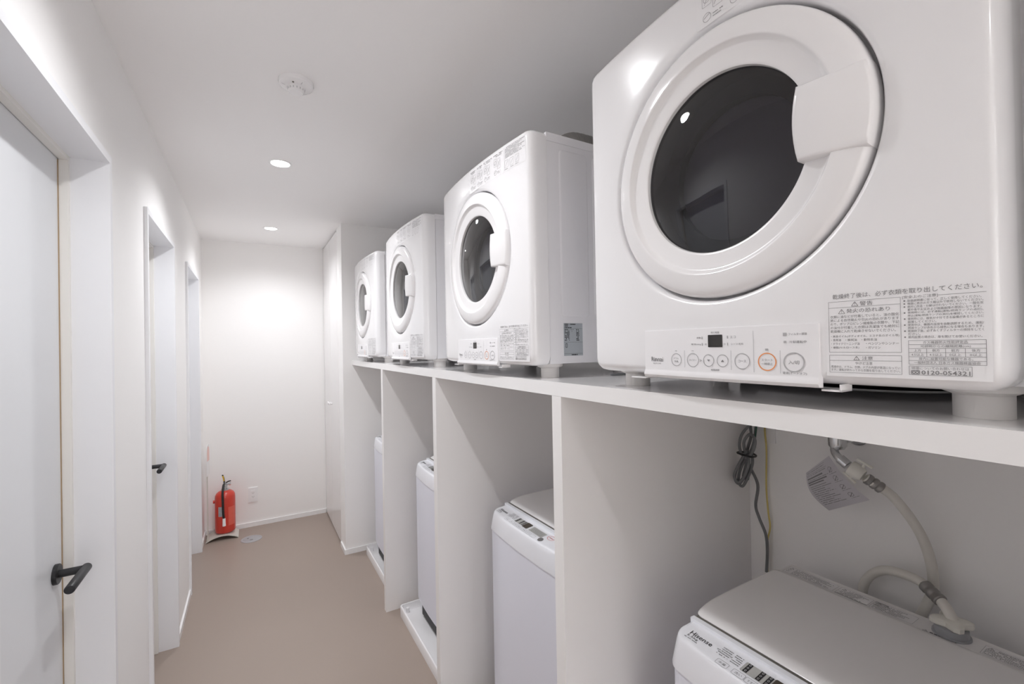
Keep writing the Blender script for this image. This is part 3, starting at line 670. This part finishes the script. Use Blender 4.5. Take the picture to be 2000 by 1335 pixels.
# drip pans
def make_pan():
    bm = bmesh.new(); hx, hy = 0.32, 0.312
    def R(i, r, z): return [(p[0]+hx, p[1], z) for p in rrect(hx-i, hy-i, r, 5)]
    rings(bm, [R(0, 0.018, 0), R(0, 0.018, 0.052), R(0.0015, 0.017, 0.0545), R(0.003, 0.015, 0.0555), R(0.008, 0.012, 0.0555), R(0.0095, 0.012, 0.0545), R(0.013, 0.012, 0.030), R(0.022, 0.010, 0.0200)], True, True, True)
    root = mk('drip_pan', bm, 'plastic', smooth=35)
    for s in (-1, 1):
        bm = bmesh.new(); lathe(bm, [(0.009, 0.0198), (0.009, 0.046), (0.006, 0.048)], 16, (0.036, s*(hy-0.036), 0)); mk('corner_boss', bm, 'plastic', root)
    return root
pan = make_pan()
for i, (x, y_, lab) in enumerate(((0.692, 0.455, 'white drip pan under the washing machine nearest the camera'), (0.692, 1.300, 'white drip pan under the second washing machine from the camera'),
                                  (0.694, 2.170, 'white drip pan under the third washing machine, its whole corner showing past the divider'), (0.698, 3.036, 'white drip pan under the farthest washing machine'))):
    o = pan if i == 0 else copy_tree(pan)
    o.location = (x, y_, 0); tag(o, lab, 'drip pan', 'drip pans under the washing machines')

# ------------------------------------------------------------------ water tap, hose, cords and tag in the nearest bay
tp = empty('water_tap', (XB, 0.560, 1.235)); tag(tp, 'chrome water tap under the shelf above the nearest washing machine', 'tap')
o = (XB, 0.560, 1.235)
def rel(p): return tuple(a-b for a, b in zip(p, o))
bm = bmesh.new(); lathe(bm, [(0.026, 0), (0.026, -0.004), (0.020, -0.010), (0.012, -0.012), (0.012, -0.10)], 28, (0, 0, 0), 'x'); mk('wall_flange', bm, 'chrome', tp)
bm = bmesh.new(); lathe(bm, [(0.017, 0.018), (0.020, 0.010), (0.020, -0.012), (0.015, -0.020)], 28, rel((1.275, 0.560, 1.235))); lathe(bm, [(0.012, 0.015), (0.014, 0.03), (0.022, 0.034), (0.022, 0.044), (0.015, 0.048)], 6, rel((1.275, 0.560, 1.240))); mk('valve_body', bm, 'chrome', tp)
bm = bmesh.new(); tube(bm, [rel(p) for p in ((1.275, 0.562, 1.225), (1.266, 0.563, 1.212), (1.256, 0.553, 1.201), (1.2505, 0.5365, 1.189), (1.250, 0.529, 1.1845))], 0.0092, 14)
tube(bm, [rel((1.2515, 0.545, 1.196)), rel((1.250, 0.5275, 1.1835))], 0.0118, 16, 2); mk('spout', bm, 'chrome', tp)

HP = [(1.252, 0.347, 0.8965), (1.256, 0.349, 0.906), (1.268, 0.361, 0.918), (1.288, 0.386, 0.929), (1.310, 0.421, 0.937), (1.330, 0.481, 0.927), (1.343, 0.522, 0.894), (1.350, 0.542, 0.849), (1.352, 0.540, 0.790),
      (1.354, 0.505, 0.745), (1.356, 0.465, 0.755), (1.358, 0.425, 0.849), (1.356, 0.406, 0.913), (1.345, 0.408, 0.984), (1.318, 0.421, 1.054), (1.285, 0.452, 1.122), (1.258, 0.478, 1.150), (1.250, 0.492, 1.163)]
hs = empty('water_hose', (1.252, 0.347, 0.893)); tag(hs, 'ivory rubber water hose looping from the tap down to the nearest washing machine', 'hose')
rh = lambda p: (p[0]-1.252, p[1]-0.347, p[2]-0.893)
bm = bmesh.new(); tube(bm, [rh(p) for p in HP], 0.0105, 16, 10); mk('tube', bm, 'hose', hs)
def along(p, q, prof, n=20):
    p, q = Vector(rh(p)), Vector(rh(q)); d = (q-p); L = d.length; d.normalize(); e = d.orthogonal().normalized(); f_ = d.cross(e); bm = bmesh.new()
    rings(bm, [[tuple(p+d*(t*L)+e*(r*math.cos(2*math.pi*j/n))+f_*(r*math.sin(2*math.pi*j/n))) for j in range(n)] for r, t in prof], True, True, True); return bm
crimp = [(0.0115, 0), (0.0135, 0.05), (0.0135, 0.2), (0.0118, 0.28), (0.0118, 0.34), (0.0135, 0.4), (0.0135, 0.55), (0.0118, 0.62), (0.0118, 0.7), (0.0135, 0.76), (0.0135, 0.95), (0.0115, 1)]
mk('crimp_sleeve', along((1.274, 0.369, 0.923), (1.300, 0.404, 0.935), crimp), 'galv', hs)
mk('crimp_sleeve', along((1.262, 0.474, 1.147), (1.252, 0.489, 1.160), [(r, t*1.6-0.5) for r, t in crimp]), 'galv', hs)
mk('tap_nut', along((1.249, 0.522, 1.180), (1.251, 0.496, 1.166), [(0.0150, -0.05), (0.0185, 0), (0.0190, 0.35), (0.0175, 0.75), (0.0135, 1.0)]), 'hosenut', hs)
bm = bmesh.new()
for (dy, dz) in ((0.019, -0.012), (-0.013, 0.021)):
    a = Vector(rh((1.249, 0.520, 1.179)))+Vector((0, dy*0.9, dz*1.1)); b = Vector(rh((1.252, 0.492, 1.160)))+Vector((0, dy*1.1, dz*1.35)); c = Vector(rh((1.250, 0.503, 1.170)))
    tube(bm, [tuple(a), tuple(b)], 0.0032, 8, 2); tube(bm, [tuple((a+b)/2), tuple(c)], 0.0035, 8, 2)
mk('locking_claw', bm, 'hosenut', hs)
bm = bmesh.new(); P = []
for i in range(24):
    a = 2*math.pi*i/24; r = 0.0285+0.0075*math.cos(4*a); P.append((r*math.cos(a+0.6), r*math.sin(a+0.6)))
rings(bm, [[(p[0]*k, p[1]*k, z) for p in P] for k, z in ((0.9, -0.0022), (1, 0), (1, 0.009), (0.9, 0.0115), (0.5, 0.0125))], True, True, True); mk('wing_nut', bm, 'hosenut', hs)

gc = empty('power_cord', (1.31, 0.82, 1.15)); tag(gc, 'grey power cord tied in a hanging coil above the nearest washing machine', 'cord')
rg = lambda L: [(x-1.31, y_-0.82, z-1.15) for x, y_, z in L]
bm = bmesh.new()
tube(bm, rg([(1.345, 0.834, 1.245), (1.34, 0.826, 1.195), (1.315, 0.824, 1.150), (1.315, 0.818, 1.110), (1.345, 0.811, 1.046), (1.352, 0.823, 0.978), (1.356, 0.815, 0.940), (1.358, 0.797, 0.895), (1.358, 0.793, 0.846), (1.358, 0.797, 0.780)]), 0.0044, 10)
tube(bm, rg([(1.310, 0.808, 1.240), (1.300, 0.832, 1.200), (1.290, 0.832, 1.162), (1.287, 0.812, 1.136), (1.290, 0.790, 1.162), (1.300, 0.789, 1.192), (1.310, 0.810, 1.207), (1.300, 0.824, 1.182), (1.290, 0.814, 1.150), (1.285, 0.806, 1.135)]), 0.0042, 10)
for dx, dy in ((0, 0), (0.007, 0.003), (0.014, -0.004)):
    tube(bm, rg([(1.285+dx, 0.806+dy, 1.160), (1.280+dx, 0.834+dy, 1.106), (1.275+dx, 0.842+dy, 1.076-dx), (1.280+dx, 0.832+dy, 1.060-dx), (1.285+dx, 0.816+dy, 1.080), (1.290+dx, 0.805+dy, 1.120), (1.295+dx, 0.810+dy, 1.150)]), 0.0042, 10)
tube(bm, rg([(1.330, 0.801, 1.245), (1.320, 0.806, 1.178), (1.300, 0.811, 1.141), (1.300, 0.822, 1.100), (1.300, 0.828, 1.075), (1.306, 0.820, 1.072), (1.308, 0.816, 1.122)]), 0.0042, 10)
mk('cable', bm, 'greycable', gc)
bm = bmesh.new(); tube(bm, rg([(1.325, 0.797, 1.243), (1.315, 0.803, 1.170), (1.312, 0.822, 1.110), (1.310, 0.828, 1.075), (1.312, 0.820, 1.066), (1.316, 0.817, 1.110)]), 0.0018, 8); mk('green_core', bm, 'greenwire', gc)
bm = bmesh.new(); tube(bm, rg([(1.272, 0.812, 1.148), (1.278, 0.832, 1.150), (1.300, 0.834, 1.149), (1.318, 0.815, 1.147), (1.310, 0.793, 1.144), (1.285, 0.792, 1.144), (1.272, 0.812, 1.148)]), 0.0030, 8); mk('cable_tie', bm, 'black', gc)
bm = bmesh.new(); tube(bm, [(1.374, 0.795, 1.240), (1.372, 0.801, 1.216), (1.370, 0.796, 1.151), (1.370, 0.799, 1.039), (1.369, 0.794, 0.963), (1.370, 0.790, 0.916), (1.371, 0.800, 0.865), (1.371, 0.801, 0.775)], 0.0026, 8)
tag(mk('earth_wire', bm, 'yellowwire'), 'thin yellow earth wire hanging down the back wall beside the grey cord', 'wire')
ot = empty('washer_outlet', (XB, 0.805, 1.24)); tag(ot, 'white outlet plate on the niche back wall just under the shelf, cords plugged in', 'outlet')
mk('cover_plate', B((-0.007, 0, -0.032, 0.035, -0.065, 0.055)), 'trim', ot, bevel=0.002)
bm = bmesh.new(); addbox(bm, -0.034, -0.0075, -0.022, 0.022, -0.012, 0.022); mk('plug', bm, 'greycable', ot, bevel=0.004)

# instruction tag hanging from the tap (a thin bent sheet)
def pt(u, v):
    A, Bc, Cc, D = Vector((1.272, 0.634, 1.137)), Vector((1.245, 0.566, 1.200)), Vector((1.270, 0.492, 1.106)), Vector((1.300, 0.594, 1.043))
    p = (A*(1-u)+Bc*u)*(1-v)+(D*(1-u)+Cc*u)*v
    bend = Vector((0.012, 0.008, -0.012))*math.sin(math.pi*v)*u+Vector((-0.010, 0.012, -0.004))*math.sin(math.pi*v)*(1-u)
    return p+bend
NU = 14; bm = bmesh.new(); grid = [[bm.verts.new(pt(i/NU, j/NU)) for j in range(NU+1)] for i in range(NU+1)]
for i in range(NU):
    for j in range(NU): bm.faces.new((grid[i][j], grid[i+1][j], grid[i+1][j+1], grid[i][j+1]))
bmesh.ops.solidify(bm, geom=list(bm.faces), thickness=0.0003)
tg = mk('paper_tag', bm, 'paper', smooth=60); tag(tg, 'bent white paper instruction tag hanging from the tap', 'tag')
def PT(a, b):
    p = pt(a, 1-b); e = 0.01; n = (pt(a+e, 1-b)-p).cross(pt(a, 1-b+e)-p).normalized()
    if n.x > 0: n = -n
    return tuple(p+n*0.0010)
k = Ink()
k.fill(0.05, 0.55, 0.785, 0.815); k.fill(0.05, 0.62, 0.695, 0.725); k.fill(0.05, 0.50, 0.650, 0.675)
k.line(0.03, 0.965, 0.75, 0.965, 0.004).line(0.03, 0.89, 0.75, 0.89, 0.004)
for b in (0.93, 0.86, 0.75): k.smudge(0.06, 0.70, b, 0.012)
for i in range(11): k.smudge(0.07, 0.52+0.12*math.sin(i*2.1), 0.60-0.045*i, 0.014)
for b in (0.80, 0.62, 0.42, 0.22):
    k.ring(0.80, b, 0.05, 0.008, 14); k.line(0.74, b-0.05, 0.86, b+0.03, 0.012); k.smudge(0.72, 0.92, b-0.08, 0.010)
# the rows must follow the bend: split every mark along its length
k.make('tag_print', 'ink', PT, tg)

# ------------------------------------------------------------------ fire extinguisher with stand and sign, outlet, floor cover
st = empty('extinguisher_stand', (-0.217, 4.268, 0)); tag(st, 'ivory arched floor stand with sign post, under the red fire extinguisher', 'stand')
bm = bmesh.new(); rs = []
for i in range(25):
    t = i/24; x = -0.108+0.216*t; z = 0.034*math.sin(math.pi*t)**0.8+0.0
    rs.append((x, z))
top = [(x, z+0.0065) for x, z in rs]; P = rs+top[::-1]
rings(bm, [[(x, y_, z) for x, z in P] for y_ in (-0.088, -0.085, 0.085, 0.088)], True, True, True); mk('arched_base', bm, 'stand', st, smooth=40)
mk('post', B((-0.0985, -0.0915, -0.060, -0.046, 0.012, 0.55)), 'stand', st, bevel=0.001)
bm = bmesh.new(); P = []
for i in range(17):
    a = math.pi*i/16; P.append((-0.053+0.045*math.cos(a), 0.712+0.045*math.sin(a)))
P += [(-0.098, 0.523), (-0.093, 0.515), (-0.013, 0.515), (-0.008, 0.523)]
rings(bm, [[(x+0.14*(p[0]+0.053), p[0], p[1]) for p in P] for x in (-0.0905, -0.0870)], True, True, True); sg = mk('sign_plate', bm, 'trim', st, bevel=0.0008)
k = Ink(); k.v = [(-0.053+0.036*math.cos(math.pi*i/12), 0.694+0.050*math.sin(math.pi*i/12)) for i in range(13)]+[(-0.089, 0.63), (-0.017, 0.63)]; k.f = [tuple(range(len(k.v)))]
k.make('red_print', 'signred', lambda a, b: (-0.0866+0.14*(a+0.053), a, b), sg)
ex = empty('fire_extinguisher', (-0.199, 4.268, 0.0425)); tag(ex, 'red fire extinguisher with black hose standing in the far left corner', 'fire extinguisher')
bm = bmesh.new(); lathe(bm, [(0.060, 0.0), (0.066, 0.004), (0.0695, 0.012), (0.0700, 0.03), (0.0700, 0.270), (0.068, 0.290), (0.060, 0.307), (0.046, 0.319), (0.028, 0.326), (0.020, 0.330)], 48); body = mk('cylinder', bm, 'red', ex)
bm = bmesh.new(); lathe(bm, [(0.0260, 0.325), (0.0265, 0.340), (0.018, 0.343), (0.0170, 0.372), (0.012, 0.376), (0.012, 0.392)], 28); lathe(bm, [(0.008, 0), (0.0085, 0.028), (0.012, 0.030), (0.012, 0.040)], 16, (0.0, 0.0, 0.372), 'x'); mk('valve', bm, 'chrome', ex)
bm = bmesh.new(); tube(bm, [(-0.004, -0.006, 0.388), (-0.006, -0.012, 0.420), (-0.014, -0.030, 0.455)], 0.0055, 8); tube(bm, [(0.010, -0.004, 0.386), (0.024, -0.016, 0.396), (0.040, -0.030, 0.402)], 0.0048, 8); mk('lever', bm, 'black', ex)
bm = bmesh.new(); tube(bm, [(-0.0055, -0.0185, 0.405), (-0.0075, -0.026, 0.425), (-0.012, -0.0345, 0.447)], 0.0048, 8); mk('yellow_tab', bm, 'yellow', ex)
bm = bmesh.new(); tube(bm, [(-0.004, -0.012, 0.378), (-0.008, -0.050, 0.374), (-0.012, -0.078, 0.330), (-0.012, -0.082, 0.26), (-0.010, -0.083, 0.17), (-0.006, -0.083, 0.125)], 0.0082, 12); mk('hose', bm, 'rubber', ex)
bm = bmesh.new(); lathe(bm, [(0.0092, 0.128), (0.0105, 0.120), (0.0108, 0.085), (0.0115, 0.083), (0.0115, 0.068), (0.007, 0.066)], 18, (-0.005, -0.0835, 0)); mk('nozzle', bm, 'plastic', ex)
Pe = lambda a, b: (0.0706*math.sin(a/0.07), -0.0706*math.cos(a/0.07), b)
st_ = Ink()
for i in range(5): st_.fill(-0.046+0.028*i/5, -0.046+0.028*(i+1)/5, 0.138, 0.214)
lb = st_.make('label_sticker', 'silverlabel', Pe, ex)
k = Ink()
for i in range(9): k.smudge(-0.044, -0.020, 0.207-0.0075*i, 0.0026)
k.make('label_print', 'ink', lambda a, b: (0.0709*math.sin(a/0.07), -0.0709*math.cos(a/0.07), b), lb)
st_ = Ink()
for i in range(7): st_.fill(0.024+0.055*i/7, 0.024+0.055*(i+1)/7, 0.06, 0.205)
pp = mat('faded_red_print', (0.74, 0.13, 0.09), 0.35, noise=0.05); M['fadedred'] = pp
lb = st_.make('instruction_print', 'fadedred', Pe, ex)
bm = bmesh.new(); lathe(bm, [(0.012, 0), (0.012, 0.012)], 14, (-0.0805, 0, 0.245), 'x'); mk('pressure_gauge', bm, 'red', ex)

ol = empty('wall_outlet', (-0.005, YF, 0.267)); tag(ol, 'white double power outlet low on the end wall right of the fire extinguisher', 'outlet')
mk('cover_plate', B((-0.035, 0.035, -0.007, 0, -0.060, 0.060)), 'trim', ol, bevel=0.002)
ins = mk('socket_insert', B((-0.017, 0.017, -0.0095, -0.0065, -0.035, 0.035)), 'trim', ol, bevel=0.001)
bm = bmesh.new()
for dz in (-0.016, 0.016):
    for dx in (-0.006, 0.006): addbox(bm, dx-0.001, dx+0.001, -0.0100, -0.0090, dz-0.002, dz+0.005)
    addbox(bm, -0.002, 0.002, -0.0100, -0.0090, dz-0.008, dz-0.005)
mk('socket_slot', bm, 'gapgrey', ins)
bm = bmesh.new(); lathe(bm, [(0.074, 0.0), (0.074, 0.002), (0.071, 0.0035), (0.062, 0.0035), (0.060, 0.0025), (0.058, 0.0025), (0.056, 0.0035), (0.004, 0.004)], 48)
fc = mk('floor_cleanout_cover', bm, 'steeldisc'); fc.location = (-0.020, 4.090, 0); tag(fc, 'round silver cleanout cover in the brown floor right of the extinguisher stand', 'floor cover')
bm = bmesh.new(); addbox(bm, -0.010, 0.010, -0.030, -0.022, 0.0038, 0.0050); addbox(bm, -0.030, -0.018, 0.010, 0.016, 0.0038, 0.0050); mk('key_slot', bm, 'gapgrey', fc)
